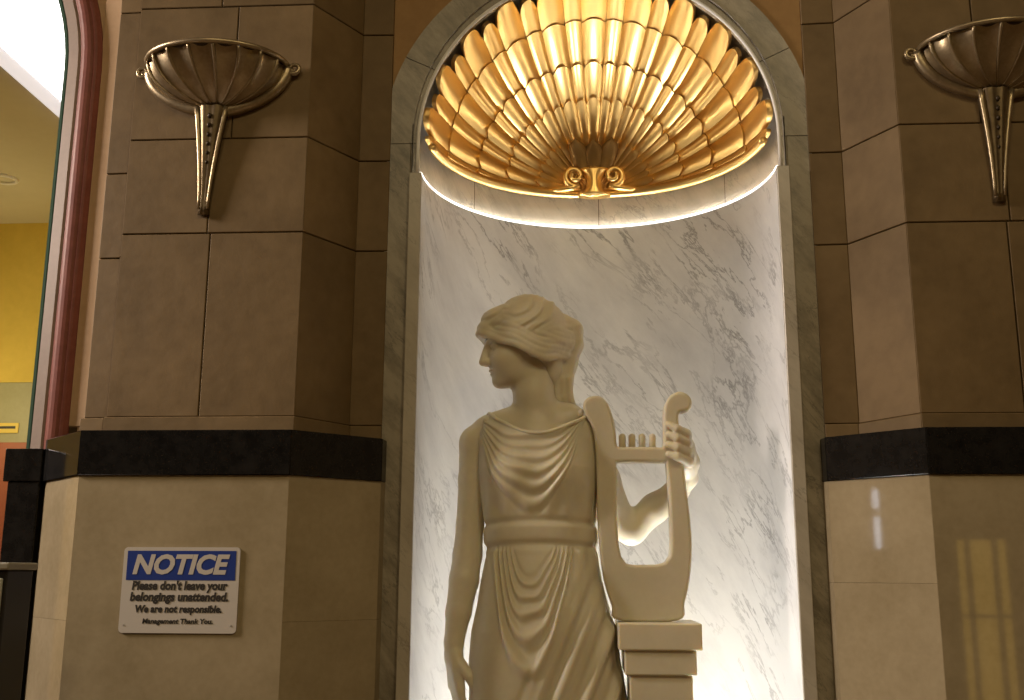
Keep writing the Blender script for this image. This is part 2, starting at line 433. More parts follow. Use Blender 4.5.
NW = 11; sp = math.pi/NW; wfrac = .60
ribs = []
for k in range(NW):
    c = sp*(k+.5); ribs.append((c-sp*wfrac/2, c+sp*wfrac/2, True))
    if k < NW-1: ribs.append((c+sp*wfrac/2, c+sp*(1-wfrac/2), False))
ribs = [(0, sp*(1-wfrac)/2, False)]+ribs+[(math.pi-sp*(1-wfrac)/2, math.pi, False)]
for (p0, p1, wide) in ribs:
    for r in range(5):
        ta, tb = rows[r], rows[r+1]
        nu, nv = 11, 8
        V = []
        dt = tb-ta
        for i in range(nu):
            q = -1+2*i/(nu-1)                      # across the rib
            ph = (p0+p1)/2+(p1-p0)/2*q*.985
            if wide: prof = (1-abs(q)**2.2)
            else: prof = .80*(1-abs(q)**2.6)*(1-.22*math.exp(-(q/.22)**2))
            tend = tb+(.022 if wide else .008)-(.050 if wide else .02)*abs(q)**2.2*(1 if r < 4 else 1.3)
            if r == 4: tend = (R_(88.5)-.21*abs(q)**3.4) if wide else (R_(82.5)-.11*abs(q)**3)
            for j in range(nv):
                f = j/(nv-1)
                t = (ta-.03)+(tend-(ta-.03))*f
                amp = min(RS*math.sin(max(t, .14))*(p1-p0)*(.19 if wide else .22), .0135 if wide else .0095)
                h = .002+amp*prof*(.80+.2*f)*(1 if r < 4 else 1-.55*f**5)+(.008, .008, .008, .006, .002)[r]*f**1.5+(.005 if r == 4 else 0)*min(1, f*3)*(1-.6*f**5)
                V.append(sph(RS-h, t, ph))
            # lip: straight back to the dome
            V.append(sph(RS+.006, tend-.004, ph))
        fc = [(i*(nv+1)+j, (i+1)*(nv+1)+j, (i+1)*(nv+1)+j+1, i*(nv+1)+j+1) for i in range(nu-1) for j in range(nv)]
        o = obj('shell_scale', V, fc, M_gold, shell, True)
        o.data.polygons.foreach_set('use_smooth', [((k % nv) != nv-1) for k in range(len(o.data.polygons))])
        o.data.set_sharp_from_angle(angle=R_(50))
# lower rolled rim of the shell, running into two scrolls and the hinge boss
for s in (-1, 1):
    pts = []; rad = []
    for k in range(40):
        a = R_(90)-R_(83)*k/39
        x = (RS-.016)*math.cos(a); y = (RS-.016)*math.sin(a)
        pts.append((s*max(x, .02), y-.005*(1-k/39), ZC-.012+.020*math.exp(-(x/.05)**2)*0)); rad.append(.012+.004*math.sin(math.pi*k/39))
    tube('lower_rim', pts, rad, M_gold, shell, 10)
    # scroll
    pts = []; rad = []
    cx, cz = s*.064, ZC+.040
    for k in range(44):
        a = k/43*math.pi*3.1
        rr = .036*(1-k/43*.80)
        pts.append((cx-s*rr*math.cos(a+.6)*1.0, RS-.058-.018*k/43, cz-rr*math.sin(a+.6)-.004)); rad.append(.0125*(1-k/43*.5))
    pts = [(s*.155, RS-.04, ZC-.004), (s*.12, RS-.052, ZC-.006), (s*.085, RS-.06, ZC-.004), (s*.05, RS-.062, ZC+.004)]+pts[2:]
    rad = [.006, .008, .010, .012]+rad[2:]
    tube('scroll', pts, rad, M_gold, shell, 10)
# hinge boss: flared waisted knob
V = []; nz = 14; na = 20
for j in range(nz):
    f = j/(nz-1)
    wx = .024+.030*abs(2*f-1)**2.2*(1.0 if f < .5 else .9); z = ZC-.032+.092*f
    for i in range(na):
        a = 2*math.pi*i/na
        V.append((wx*math.cos(a), RS-.058+.030*math.sin(a), z))
Fc = [(j*na+i, j*na+(i+1) % na, (j+1)*na+(i+1) % na, (j+1)*na+i) for j in range(nz-1) for i in range(na)]
Fc += [tuple(range(na))[::-1], tuple((nz-1)*na+i for i in range(na))]
obj('hinge_boss', V, Fc, M_gold, shell, True)
# small dark lobes standing in for the shadow the hinge casts upward
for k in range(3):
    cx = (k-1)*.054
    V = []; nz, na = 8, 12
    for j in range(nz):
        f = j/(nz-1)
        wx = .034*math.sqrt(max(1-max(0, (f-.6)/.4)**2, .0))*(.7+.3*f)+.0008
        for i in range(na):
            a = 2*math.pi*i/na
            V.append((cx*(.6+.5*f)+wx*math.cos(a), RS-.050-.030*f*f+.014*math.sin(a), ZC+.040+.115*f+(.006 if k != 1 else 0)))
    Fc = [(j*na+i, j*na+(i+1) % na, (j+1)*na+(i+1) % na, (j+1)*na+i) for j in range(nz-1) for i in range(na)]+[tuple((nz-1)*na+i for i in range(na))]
    obj('hinge_shade_lobe', V, Fc, M_hingeshade, shell, True)

# ------------------------------------------------------------------ statue: smooth distance field meshed with surface nets
class Field:
    def __init__(s, lo, hi, h):
        s.lo = np.array(lo, float); s.h = h
        s.n = np.ceil((np.array(hi)-s.lo)/h).astype(int)+1
        s.v = np.full(s.n, .08, np.float32)
    def sub(s, lo, hi):
        a = np.clip(np.floor((np.array(lo)-s.lo)/s.h).astype(int), 0, s.n); b = np.clip(np.ceil((np.array(hi)-s.lo)/s.h).astype(int)+1, 0, s.n)
        sl = tuple(slice(int(i), int(j)) for i, j in zip(a, b))
        ax = [(s.lo[k]+s.h*np.arange(a[k], b[k])).astype(np.float32) for k in range(3)]
        return sl, np.meshgrid(*ax, indexing='ij')
    def apply(s, fn, lo, hi, k=.01, op='add'):
        sl, G = s.sub(lo, hi)
        if s.v[sl].size == 0: return
        d = fn(*G); a = s.v[sl]
        if op == 'add':
            hh = np.clip(.5+.5*(a-d)/k, 0, 1); s.v[sl] = a*(1-hh)+d*hh-k*hh*(1-hh)
        else:
            d = -d; hh = np.clip(.5-.5*(a-d)/k, 0, 1); s.v[sl] = a*(1-hh)+d*hh+k*hh*(1-hh)
    def cone(s, p, q, r0, r1, k=.012):
        p = np.array(p, float); q = np.array(q, float); m = max(r0, r1)+.05
        d = q-p; L2 = max(d@d, 1e-9)
        def fn(X, Y, Z):
            t = np.clip(((X-p[0])*d[0]+(Y-p[1])*d[1]+(Z-p[2])*d[2])/L2, 0, 1)
            return np.sqrt((X-p[0]-t*d[0])**2+(Y-p[1]-t*d[1])**2+(Z-p[2]-t*d[2])**2)-(r0+(r1-r0)*t)
        s.apply(fn, np.minimum(p, q)-m, np.maximum(p, q)+m, k)
    def chain(s, pts, rs, k=.012):
        for i in range(len(pts)-1): s.cone(pts[i], pts[i+1], rs[i], rs[i+1], k)
    def ell(s, c, r, B=None, k=.012, op='add', disp=None):
        """ellipsoid with radii r along the rows of B"""
        c = np.array(c, float); r = np.array(r, float); B = np.eye(3) if B is None else B
        m = r.max()+.05
        def fn(X, Y, Z):
            D = (X-c[0], Y-c[1], Z-c[2])
            l = [B[i][0]*D[0]+B[i][1]*D[1]+B[i][2]*D[2] for i in range(3)]
            k0 = np.sqrt(sum((l[i]/r[i])**2 for i in range(3))); k1 = np.sqrt(sum((l[i]/r[i]**2)**2 for i in range(3)))
            d = k0*(k0-1)/np.maximum(k1, 1e-6)
            if disp is not None: d = d-disp(*l)
            return d
        s.apply(fn, c-m, c+m, k, op)
    def mesh(s, name, m, parent, relax=1):
        v = s.v; sg = v < 0
        n = v.shape
        c = np.zeros(np.array(n)-1, np.uint8)
        for dx in (0, 1):
            for dy in (0, 1):
                for dz in (0, 1): c += sg[dx:n[0]-1+dx, dy:n[1]-1+dy, dz:n[2]-1+dz]
        act = (c > 0) & (c < 8)
        idx = np.full(act.shape, -1, np.int64); I = np.argwhere(act); idx[act] = np.arange(len(I))
        pos = np.zeros((len(I), 3)); cnt = np.zeros(len(I))
        cor = np.array([(a, b, d) for a in (0, 1) for b in (0, 1) for d in (0, 1)])
        for a in range(8):
            for b in range(a+1, 8):
                if np.abs(cor[a]-cor[b]).sum() != 1: continue
                va = v[tuple((I+cor[a]).T)].astype(float); vb = v[tuple((I+cor[b]).T)].astype(float)
                x = (va < 0) != (vb < 0)
                t = np.where(x, va/np.where(x, va-vb, 1), 0)
                pos[x] += (cor[a]+t[:, None]*(cor[b]-cor[a]))[x]; cnt[x] += 1
        P = s.lo+s.h*(I+pos/cnt[:, None])
        Fs = []
        for ax in range(3):
            o1, o2 = [(1, 2), (2, 0), (0, 1)][ax]
            A = [slice(1, n[k]-1) for k in range(3)]; A[ax] = slice(0, n[ax]-1)
            Bq = list(A); Bq[ax] = slice(1, n[ax])
            sa, sb = sg[tuple(A)], sg[tuple(Bq)]
            E = np.argwhere(sa != sb)
            fl_ = sa[tuple(E.T)]
            E = E+np.array([0 if k == ax else 1 for k in range(3)])
            def at(d1, d2):
                e = E.copy(); e[:, o1] -= d1; e[:, o2] -= d2
                return idx[tuple(e.T)]
            q = np.stack([at(1, 1), at(0, 1), at(0, 0), at(1, 0)], 1)
            q[~fl_] = q[~fl_][:, ::-1]
            Fs.append(q)
        Fq = np.concatenate(Fs)
        for _ in range(relax):
            acc = np.zeros_like(P); cn = np.zeros(len(P))
            for a, b in ((0, 1), (1, 2), (2, 3), (3, 0)):
                for i, j in ((a, b), (b, a)):
                    np.add.at(acc, Fq[:, i], P[Fq[:, j]]); np.add.at(cn, Fq[:, i], 1)
            P = P*.5+.5*acc/np.maximum(cn, 1)[:, None]
        return obj(name, P, Fq, m, parent, True)

YS = .10
statue = empty('statue', (0, 0, 0))
tag(statue, 'cream marble statue of a woman in a draped gown holding a lyre', 'statue')
MP = .00280                                    # metres per photo pixel at the statue
HO = S(521, 346, YS)                           # head centre
ya, th = R_(14), R_(8)
fwd = np.array([-math.cos(ya), -math.sin(ya), 0]); side = np.array([math.sin(ya), -math.cos(ya), 0]); upv = np.array([0, 0, 1.])
hf = fwd*math.cos(th)-upv*math.sin(th); hu = upv*math.cos(th)+fwd*math.sin(th); hs = side     # head front, up, side towards viewer
HB = np.array([hf, hs, hu])
def H(f, s, u): return HO+hf*f+hs*s+hu*u

bd = Field((-.52, -.12, 1.02), (.34, .36, 2.40), .0032)
# --- skull and face
bd.ell(H(-.018, 0, .034), (.104, .083, .094), HB, .02)
bd.ell(H(.034, 0, -.028), (.066, .066, .088), HB, .02)
bd.ell(H(.038, 0, -.078), (.054, .050, .036), HB, .02)
bd.ell(H(.074, 0, -.098), (.022, .026, .018), HB, .014)
for q in (-1, 1):
    bd.ell(H(.058, q*.034, -.042), (.034, .026, .032), HB, .016)        # cheek
    bd.cone(H(.090, q*.012, .018), H(.074, q*.056, .016), .010, .008, .012)   # brow
    bd.ell(H(.102, q*.031, .000), (.022, .021, .013), HB, .010, 'sub')
    bd.ell(H(.075, q*.031, -.001), (.0175, .0165, .0145), HB, .004)
    bd.cone(H(.089, q*.018, .003), H(.082, q*.047, .002), .0045, .004, .004)    # upper lid
    bd.ell(H(-.012, q*.078, -.022), (.017, .010, .028), HB, .006)       # ear
bd.cone(H(.096, 0, .014), H(.116, 0, -.036), .0085, .012, .009)          # nose
for q in (-1, 1): bd.ell(H(.104, q*.012, -.040), (.012, .009, .009), HB, .006)
bd.ell(H(.092, 0, -.063), (.011, .022, .0055), HB, .005)
bd.ell(H(.089, 0, -.073), (.011, .018, .0058), HB, .004)
bd.ell(H(.101, 0, -.0675), (.010, .018, .0012), HB, .003, 'sub')
# --- neck and shoulders
nk = S(535, 420, YS+.01)
bd.chain([S(535, 372, YS+.005), S(534, 396, YS+.005), S(536, 428, YS+.015)], [.056, .055, .066], .02)
bd.chain([S(536, 424, YS+.025), S(508, 428, YS+.02), S(491, 434, YS+.015), S(476, 445, YS+.01)], [.060, .049, .049, .046], .03)
bd.chain([S(540, 424, YS+.025), S(566, 422, YS+.025), S(586, 438, YS+.03)], [.060, .050, .046], .03)
bd.ell(S(537, 458, YS), (.135, .088, .11), None, .03)
bd.ell(S(538, 520, YS), (.145, .085, .16), None, .03)
for a_, b_ in ((512, 430), (562, 428)):                                   # collar bones
    bd.cone(S(535, 437, YS-.062), S(a_, b_, YS-.04), .008, .007, .012)
# --- hanging arm on the photo's left
bd.chain([S(476, 442, YS+.01), S(473, 480, YS+.015), S(470, 525, YS+.02), S(467.5, 555, YS+.015), S(464, 580, YS+.0),
          S(458.5, 612, YS-.015), S(454, 642, YS-.025), S(453.5, 658, YS-.03)], [.047, .041, .0385, .0405, .0405, .035, .0265, .0245], .008)
def hand(f, W, d, n, s, curl, sc_=1.0, spread=.03, k=.006):
    """W wrist, d finger direction, n palm normal, s thumb side"""
    d, n, s = [np.array(x, float)/np.linalg.norm(x) for x in (d, n, s)]
    for i, o in enumerate((.030, .011, -.010, -.029)):
        kn = W+d*(.088-.006*abs(i-1))*sc_+s*o*sc_
        f.cone(W+s*o*.55*sc_, kn, .0165*sc_, .0125*sc_, .012)
        L = (.040, .045, .042, .033)[i]*sc_
        p = kn; an = curl[i]*.5
        for j in range(3):
            dd = d*math.cos(an)+n*math.sin(an)+s*(o*spread*10)
            dd /= np.linalg.norm(dd)
            q = p+dd*L*(1, .68, .52)[j]
            f.cone(p, q, (.0108, .0098, .0088)[j]*sc_, (.0098, .0088, .0075)[j]*sc_, .003)
            p = q; an += curl[i]
    t0 = W+d*.020*sc_+s*.024*sc_+n*.006; t1 = t0+(d*.6+s*.55+n*.35)*.046*sc_; t2 = t1+(d*.93+s*.12+n*.3)*.034*sc_; t3 = t2+(d*.95+n*.3)*.026*sc_
    f.chain([t0, t1, t2, t3], [.0170*sc_, .0130*sc_, .0115*sc_, .0088*sc_], .006)
hand(bd, S(454, 655, YS-.03), (.10, -.06, -1), (.88, .45, .05), (.42, -.90, -.05), (.32, .36, .40, .44), 1.08)
# --- raised arm behind the lyre
YE, YW = .205, .15
bd.chain([S(586, 440, YS+.03), S(603, 480, .16), S(621, 522, YE)], [.048, .046, .041], .02)
bd.chain([S(621, 522, YE), S(631, 529, YE+.004), S(655, 508, .19), S(676, 492, .17), S(688, 478, YW)], [.041, .043, .040, .033, .026], .016)
# palm along the right of the horn, fingers laid across its front
bd.chain([S(688, 478, YW), S(689.5, 462, .115), S(687, 446, .085)], [.026, .026, .022], .014)
bd.chain([S(688, 470, .12), S(688.5, 456, .075), S(686, 440, .07)], [.020, .018, .016], .012)
for i in range(4):
    y0 = 432+9.5*i
    K = S(687.5+.8*i, y0+3, .072); A1 = S(686.5+.6*i, y0+1.5, .022); A2 = S(677+.3*i, y0-3.5, .004); A3 = S(668.5, y0-8.0+.5*i, .010)
    bd.chain([K, A1, A2, A3], [.0135, .0128, .0115, .0088], .0035)
bd.chain([S(685, 466, .10), S(674, 456, .100), S(667, 446, .100)], [.016, .013, .010], .006)   # thumb behind the horn
body = bd.mesh('body', M_statue, statue, 1)

# --- hair
def catmull(P, n=6, closed=True):
    P = [np.array(p, float) for p in P]; N = len(P); out = []
    for i in range(N if closed else N-1):
        p0, p1, p2, p3 = P[(i-1) % N], P[i], P[(i+1) % N], P[(i+2) % N]
        for k in range(n):
            t = k/n
            out.append(.5*((2*p1)+(-p0+p2)*t+(2*p0-5*p1+4*p2-p3)*t*t+(-p0+3*p1-3*p2+p3)*t**3))
    return out
hr = Field(HO-np.array([.20, .17, .24]), HO+np.array([.24, .17, .19]), .0028)
def strands(f, s, u):
    ph = 150*(u*.86+f*.42)+34*np.abs(s)+2.4*np.sin(f*34+u*18)+1.3*np.sin(u*52-f*21)
    return .0022*np.sin(ph)+.0012*np.sin(1.9*ph+1.0+30*f)
hr.ell(H(-.030, 0, .046), (.112, .098, .096), HB, .012, 'add', strands)
hr.ell(H(-.070, 0, .008), (.070, .080, .080), HB, .016, 'add', strands)
hr.ell(H(-.066, 0, -.050), (.048, .066, .085), HB, .03)
hr.ell(H(.056, 0, .078), (.050, .056, .040), HB, .02, 'add', strands)
hr.ell(H(-.030, 0, .118), (.058, .050, .028), HB, .012, 'add', strands)           # raised crown wave
# rolled waves framing the face from the brow over the ear to the nape
for q in (-1, 1):
    path = [(.101, .008, .050), (.099, .030, .040), (.078, .060, .026), (.044, .080, .004), (.006, .090, -.022), (-.035, .087, -.040), (-.075, .068, -.046), (-.105, .03, -.042)]
    for lane in range(9):
        pts = []
        rs_ = []
        P_ = catmull([np.array(p_) for p_ in path], 4, False)+[np.array(path[-1])]
        for i, (f, s, u) in enumerate(P_):
            wv = (.0050+.0015*math.sin(lane*2.3))*math.sin(i*(.55+.03*math.sin(lane*1.9))+lane*.75)
            pts.append(H((f-.0075*lane-.004)*(1-.012*lane)+wv*.6, q*(s*(1+.012*lane)*math.sqrt(max(0, 1-(lane*.0125/.118)**2))), u-.008+.0122*lane+wv)); rs_.append(.0102+.0012*math.sin(i*.4+lane))
        k0 = max(0, (lane-3)*2)
        hr.chain(pts[k0:], rs_[k0:], .004)
hr.cone(H(.094, -.02, .060), H(.094, .02, .060), .018, .018, .012)
# cut away the face
hr.ell(H(.108, 0, -.036), (.070, .062, .070), HB, .006, 'sub')
# hair gathered high at the back and hanging behind the neck
yb = YS+.025
tail = [S(551, 328, yb), S(563, 326, yb), S(572, 331, yb), S(572.5, 345, yb), S(566.5, 364, yb), S(563, 382, yb), S(564, 400, yb+.005), S(568, 410, yb+.01)]
hr.chain(tail, [.030, .031, .031, .030, .030, .028, .026, .020], .012)
for k in range(3):
    hr.chain([p+np.array([(k-1)*.017, -.024, .003*k]) for p in tail[1:]], [.009, .011, .0115, .0115, .011, .010, .008], .006)
hr.mesh('hair', M_statue, statue, 1)

# --- gown
prof = np.array([  # photo y, left x, right x, half depth
    (400, 500, 580, .060), (410, 492, 588, .075), (420, 485, 595, .090), (440, 478, 598, .106), (470, 479, 598, .118), (500, 482, 597, .112),
    (525, 485, 596, .104), (547, 486, 596, .103), (556, 487, 597, .108), (580, 482, 601, .126), (606, 478, 608, .138), (631, 472.5, 616, .144),
    (662, 470, 620, .146), (700, 471, 627, .146), (760, 474, 634, .148), (850, 472, 640, .155), (960, 466, 650, .165), (1040, 460, 655, .170)])
def g(x, w): return np.exp(-(x/w)**2)
NA, NZ = 420, 430
ang = np.linspace(0, 2*np.pi, NA, endpoint=False)
# denser on the viewer's side
ang = ang-.35*np.sin(ang-1.5*np.pi)*0
vv = np.linspace(0, 1, NZ)**1.15
ca, sa = np.cos(ang), np.sin(ang)
# neckline: straps at the shoulders, cowl dipping in front and a little behind
fx = ca
front = (sa < 0)
top = np.where(front, 408+28*(1-np.abs(fx)**1.8)+1.2*np.sin(ang*7), 410+14*(1-np.abs(fx)**2))
top = np.where(fx < -.8, top+7*(np.abs(fx)-.8)/.2, top)
PY = top[:, None]+(1035-top[:, None])*vv[None, :]
xl = np.interp(PY, prof[:, 0], prof[:, 1]); xr = np.interp(PY, prof[:, 0], prof[:, 2]); dp = np.interp(PY, prof[:, 0], prof[:, 3])
cx = (xl+xr)/2; hw = (xr-xl)/2
e = .82
sx = np.sign(ca)*np.abs(ca)**e; sy = np.sign(sa)*np.abs(sa)**e
PX = cx+hw*sx[:, None]
DY = dp*sy[:, None]
FR = np.clip(-sa*2.2, 0, 1)[:, None]           # weight on the viewer's side
dsp = np.zeros_like(PX)
# bust
dsp += FR*.023*(np.exp(-((PX-512)/19)**2-((PY-478)/21)**2)+np.exp(-((PX-567)/19)**2-((PY-476)/21)**2))
# cowl swags, hung from the two shoulders
def swag(x0, w, ytop, PXx, PYy): return (PYy-ytop)/np.maximum(1-np.abs((PXx-x0)/w)**2.0, .10)
a = swag(531, 56, 414, PX, PY)+2.0*np.sin(PX/9+PY/25)
ridge = np.zeros_like(PX)
for a0, wd, am in ((26, 5, .0075), (37, 4.2, .0055), (48.5, 4.8, .0070), (61, 5, .0060), (75, 5.5, .0070), (91, 6, .0065)):
    ridge += am*(g(a-a0, wd)-.45*g(a-a0-wd*1.6, wd*.7))
top_w = np.clip((526-PY)/16, 0, 1)
dsp += FR*ridge*top_w*np.clip((62-np.abs(PX-531))/16, 0, 1)
# gathers running down into the belt
dsp += FR*.0035*np.sin((PX-530)/3.1+2*np.sin(PY/19))*np.clip((PY-488)/26, 0, 1)*top_w*(.35+.65*np.clip(np.abs(PX-531)/45, 0, 1))
# belt band, slightly bowed
bl = PY-4*((PX-541)/56)**2
inb = (1/(1+np.exp(-(bl-524.5)/.9)))*(1/(1+np.exp((bl-541)/.9)))
dsp += .0030*inb-.005*g(bl-521.5, 3.5)-.0045*g(bl-544.5, 3.5)
# skirt: nested swags under the belt
sx0 = 533-.045*(PY-560)
dxs = PX-sx0
a = (PY-550)+.030*np.abs(dxs)**2.30*np.where(dxs > 0, .85, 1.0)+2.5*np.sin(PX/8+PY/21)+1.6*np.sin(PX/4.3-PY/13)
sk = np.zeros_like(PX)
for a0, wd, am in ((34, 4.5, .006), (48, 5, .008), (65, 5.5, .009), (86, 7.5, .010), (114, 9, .015)):
    sk += am*(g(a-a0, wd)-.55*g(a-a0+wd*1.7, wd*.9))
sw = np.clip((PY-547)/8, 0, 1)*np.clip((44-np.abs(dxs))/10, 0, 1)
dsp += FR*sk*sw*.85
# fine pleats at the waist
dsp += FR*.004*np.sin((PX-530)/2.5)*np.clip((PY-546)/5, 0, 1)*np.clip((592-PY)/36, 0, 1)*np.clip((PX-548)/10, 0, 1)
# long folds sweeping from the lyre hip down towards the middle
ln = PX+.40*(PY-600)
wl = np.clip((ln-556)/14, 0, 1)*np.clip((PY-566)/40, 0, 1)
dsp += FR*wl*(.0058*np.sin(ln/4.1)+.003*np.sin(ln/2.3+1))
# thigh of the bent leg and straight hanging folds further down
dsp += FR*.020*np.exp(-((PX-503)/26)**2-((PY-705)/70)**2)
low = np.clip((PY-690)/60, 0, 1)
dsp += low*.010*np.sin(ang*17+.004*PY)[:, :] if False else low*.010*np.sin(ang[:, None]*19+.004*PY)
# back: simple gathered folds
dsp += (1-FR)*.003*np.sin(ang[:, None]*31)*np.clip((PY-430)/20, 0, 1)
# placement
P0 = np.zeros(PX.shape+(3,))
for k in range(3):
    dvec = FW[k]+RT[k]*(PX-512)/F+UP[k]*(350-PY)/F
    P0[..., k] = dvec
tt = (YS-CP[1])/P0[..., 1]
P0 = CP+P0*tt[..., None]
P0[..., 1] += DY
# push the displacement out along the section normal
nx = ca[:, None]/np.maximum(hw*MP, .02); ny = sa[:, None]/dp
nl = np.sqrt(nx**2+ny**2)
P0[..., 0] += dsp*nx/nl; P0[..., 1] += dsp*ny/nl
Pd = P0.reshape(-1, 3)
Fd = [(i*NZ+j, i*NZ+j+1, ((i+1) % NA)*NZ+j+1, ((i+1) % NA)*NZ+j) for i in range(NA) for j in range(NZ-1)]
gown = obj('gown', Pd, Fd, M_statue, statue, True)
fix_normals(gown)
# turned-in hem of the neckline
hem = [tuple(P0[i, 0]+np.array([0, 0, -.002])) for i in range(0, NA, 4)]
tube('neckline_fold', hem, .0055, M_statue, statue, 8, closed=True)
# shoulder clasps
for (px, py) in ((487, 421), (582, 413)):
    c = S(px, py, YS-.045)
    V = [c+np.array([.012*math.cos(b)*math.cos(a_), -.008*math.sin(b), .012*math.cos(b)*math.sin(a_)]) for b in np.linspace(-1.5, 1.5, 7) for a_ in np.linspace(0, 2*math.pi, 12, endpoint=False)]
    Fc = [(j*12+i, j*12+(i+1) % 12, (j+1)*12+(i+1) % 12, (j+1)*12+i) for j in range(6) for i in range(12)]
    fix_normals(obj('shoulder_clasp', V, Fc, M_statue, statue, True))
# feet on a plinth
box('plinth', -.46, .30, -.10, .34, ZF, ZF+.10, M_statue, statue, .012)

# --- lyre
YL = .05
outer = [(618, 620), (612, 606), (605, 585), (600.5, 558), (597.5, 520), (596.5, 480), (595.5, 450), (592, 428), (585.5, 416), (583, 406), (587, 399.5), (594, 397),
         (602, 398.5), (608.5, 407), (613.5, 421), (615.8, 436), (617.2, 447), (628, 447.8), (640, 447.8), (653, 447.8), (662, 447), (663, 432), (663, 411), (667, 400), (673, 394.5), (680, 393),
         (687, 396), (691, 403), (689.5, 410), (684, 412.8), (679.5, 413.5), (677.8, 419), (679, 432), (682, 455), (685.5, 489), (688.5, 511), (691, 543), (689.6, 574), (684, 602), (677.5, 620)]
inner = [(616.2, 463), (616.3, 490), (616.8, 520), (618.5, 545), (621, 557), (626, 563.5), (634, 565), (656, 564.5), (664, 562.5), (668.8, 556), (669.8, 545), (669, 515), (667.5, 485), (665.4, 463), (640, 462.8)]
def curve_plate(name, loops, Y, ext, bev, m, parent):
    cu = bpy.data.curves.new(name, 'CURVE'); cu.dimensions = '2D'; cu.fill_mode = 'BOTH'; cu.extrude = ext; cu.bevel_depth = bev; cu.bevel_resolution = 3; cu.offset = -bev
    for lp in loops:
        spn = cu.splines.new('POLY'); spn.points.add(len(lp)-1); spn.use_cyclic_u = True
        for i, (x, y) in enumerate(lp):
            q = S(x, y, Y); spn.points[i].co = (q[0], q[2], 0, 1)
    to = bpy.data.objects.new('tmp', cu); col.objects.link(to)
    dg = bpy.context.evaluated_depsgraph_get(); dg.update()
    me = bpy.data.meshes.new_from_object(to.evaluated_get(dg)); bpy.data.objects.remove(to)
    for v in me.vertices: v.co = (v.co.x, Y-v.co.z, v.co.y)
    me.materials.clear(); me.materials.append(m); me.name = name
    o = bpy.data.objects.new(name, me); col.objects.link(o); o.parent = parent
    me.polygons.foreach_set('use_smooth', [True]*len(me.polygons)); me.set_sharp_from_angle(angle=R_(42))
    fix_normals(o)
    return o
lyre = curve_plate('lyre', [catmull(outer, 5), inner], YL, .020, .008, M_statue, statue)
for px in (622.3, 632, 642, 652.3):
    a_, b_ = S(px, 450, YL), S(px, 436.5, YL)
    pts = [a_, a_*.3+b_*.7, b_, b_+np.array([0, 0, .0055]), b_+np.array([0, 0, .0082])]
    tube('tuning_peg', pts, [.0092, .0094, .0094, .0070, .002], M_statue, lyre, 12)
# stone block under the lyre
ped = S(660, 623, YL-.03)
def pblock(name, xa, xb, ya_, yb_, half, par):
    p, q = S(xa, ya_, YL+.02-half), S(xb, yb_, YL+.02-half)
    return box(name, p[0], q[0], YL+.02-half, YL+.02+half, q[2], p[2], M_statue, par, .004)
pc_ = pblock('pedestal_cap', 618, 703, 623, 651, .118, statue)
pblock('pedestal_neck', 624.5, 697.5, 648, 676, .108, statue)
p, q = S(629.5, 676, -.02), S(692.5, 676, -.02)
box('pedestal_shaft', p[0], q[0], -.028, .168, ZF+.10, p[2]+.012, M_statue, statue, .004)

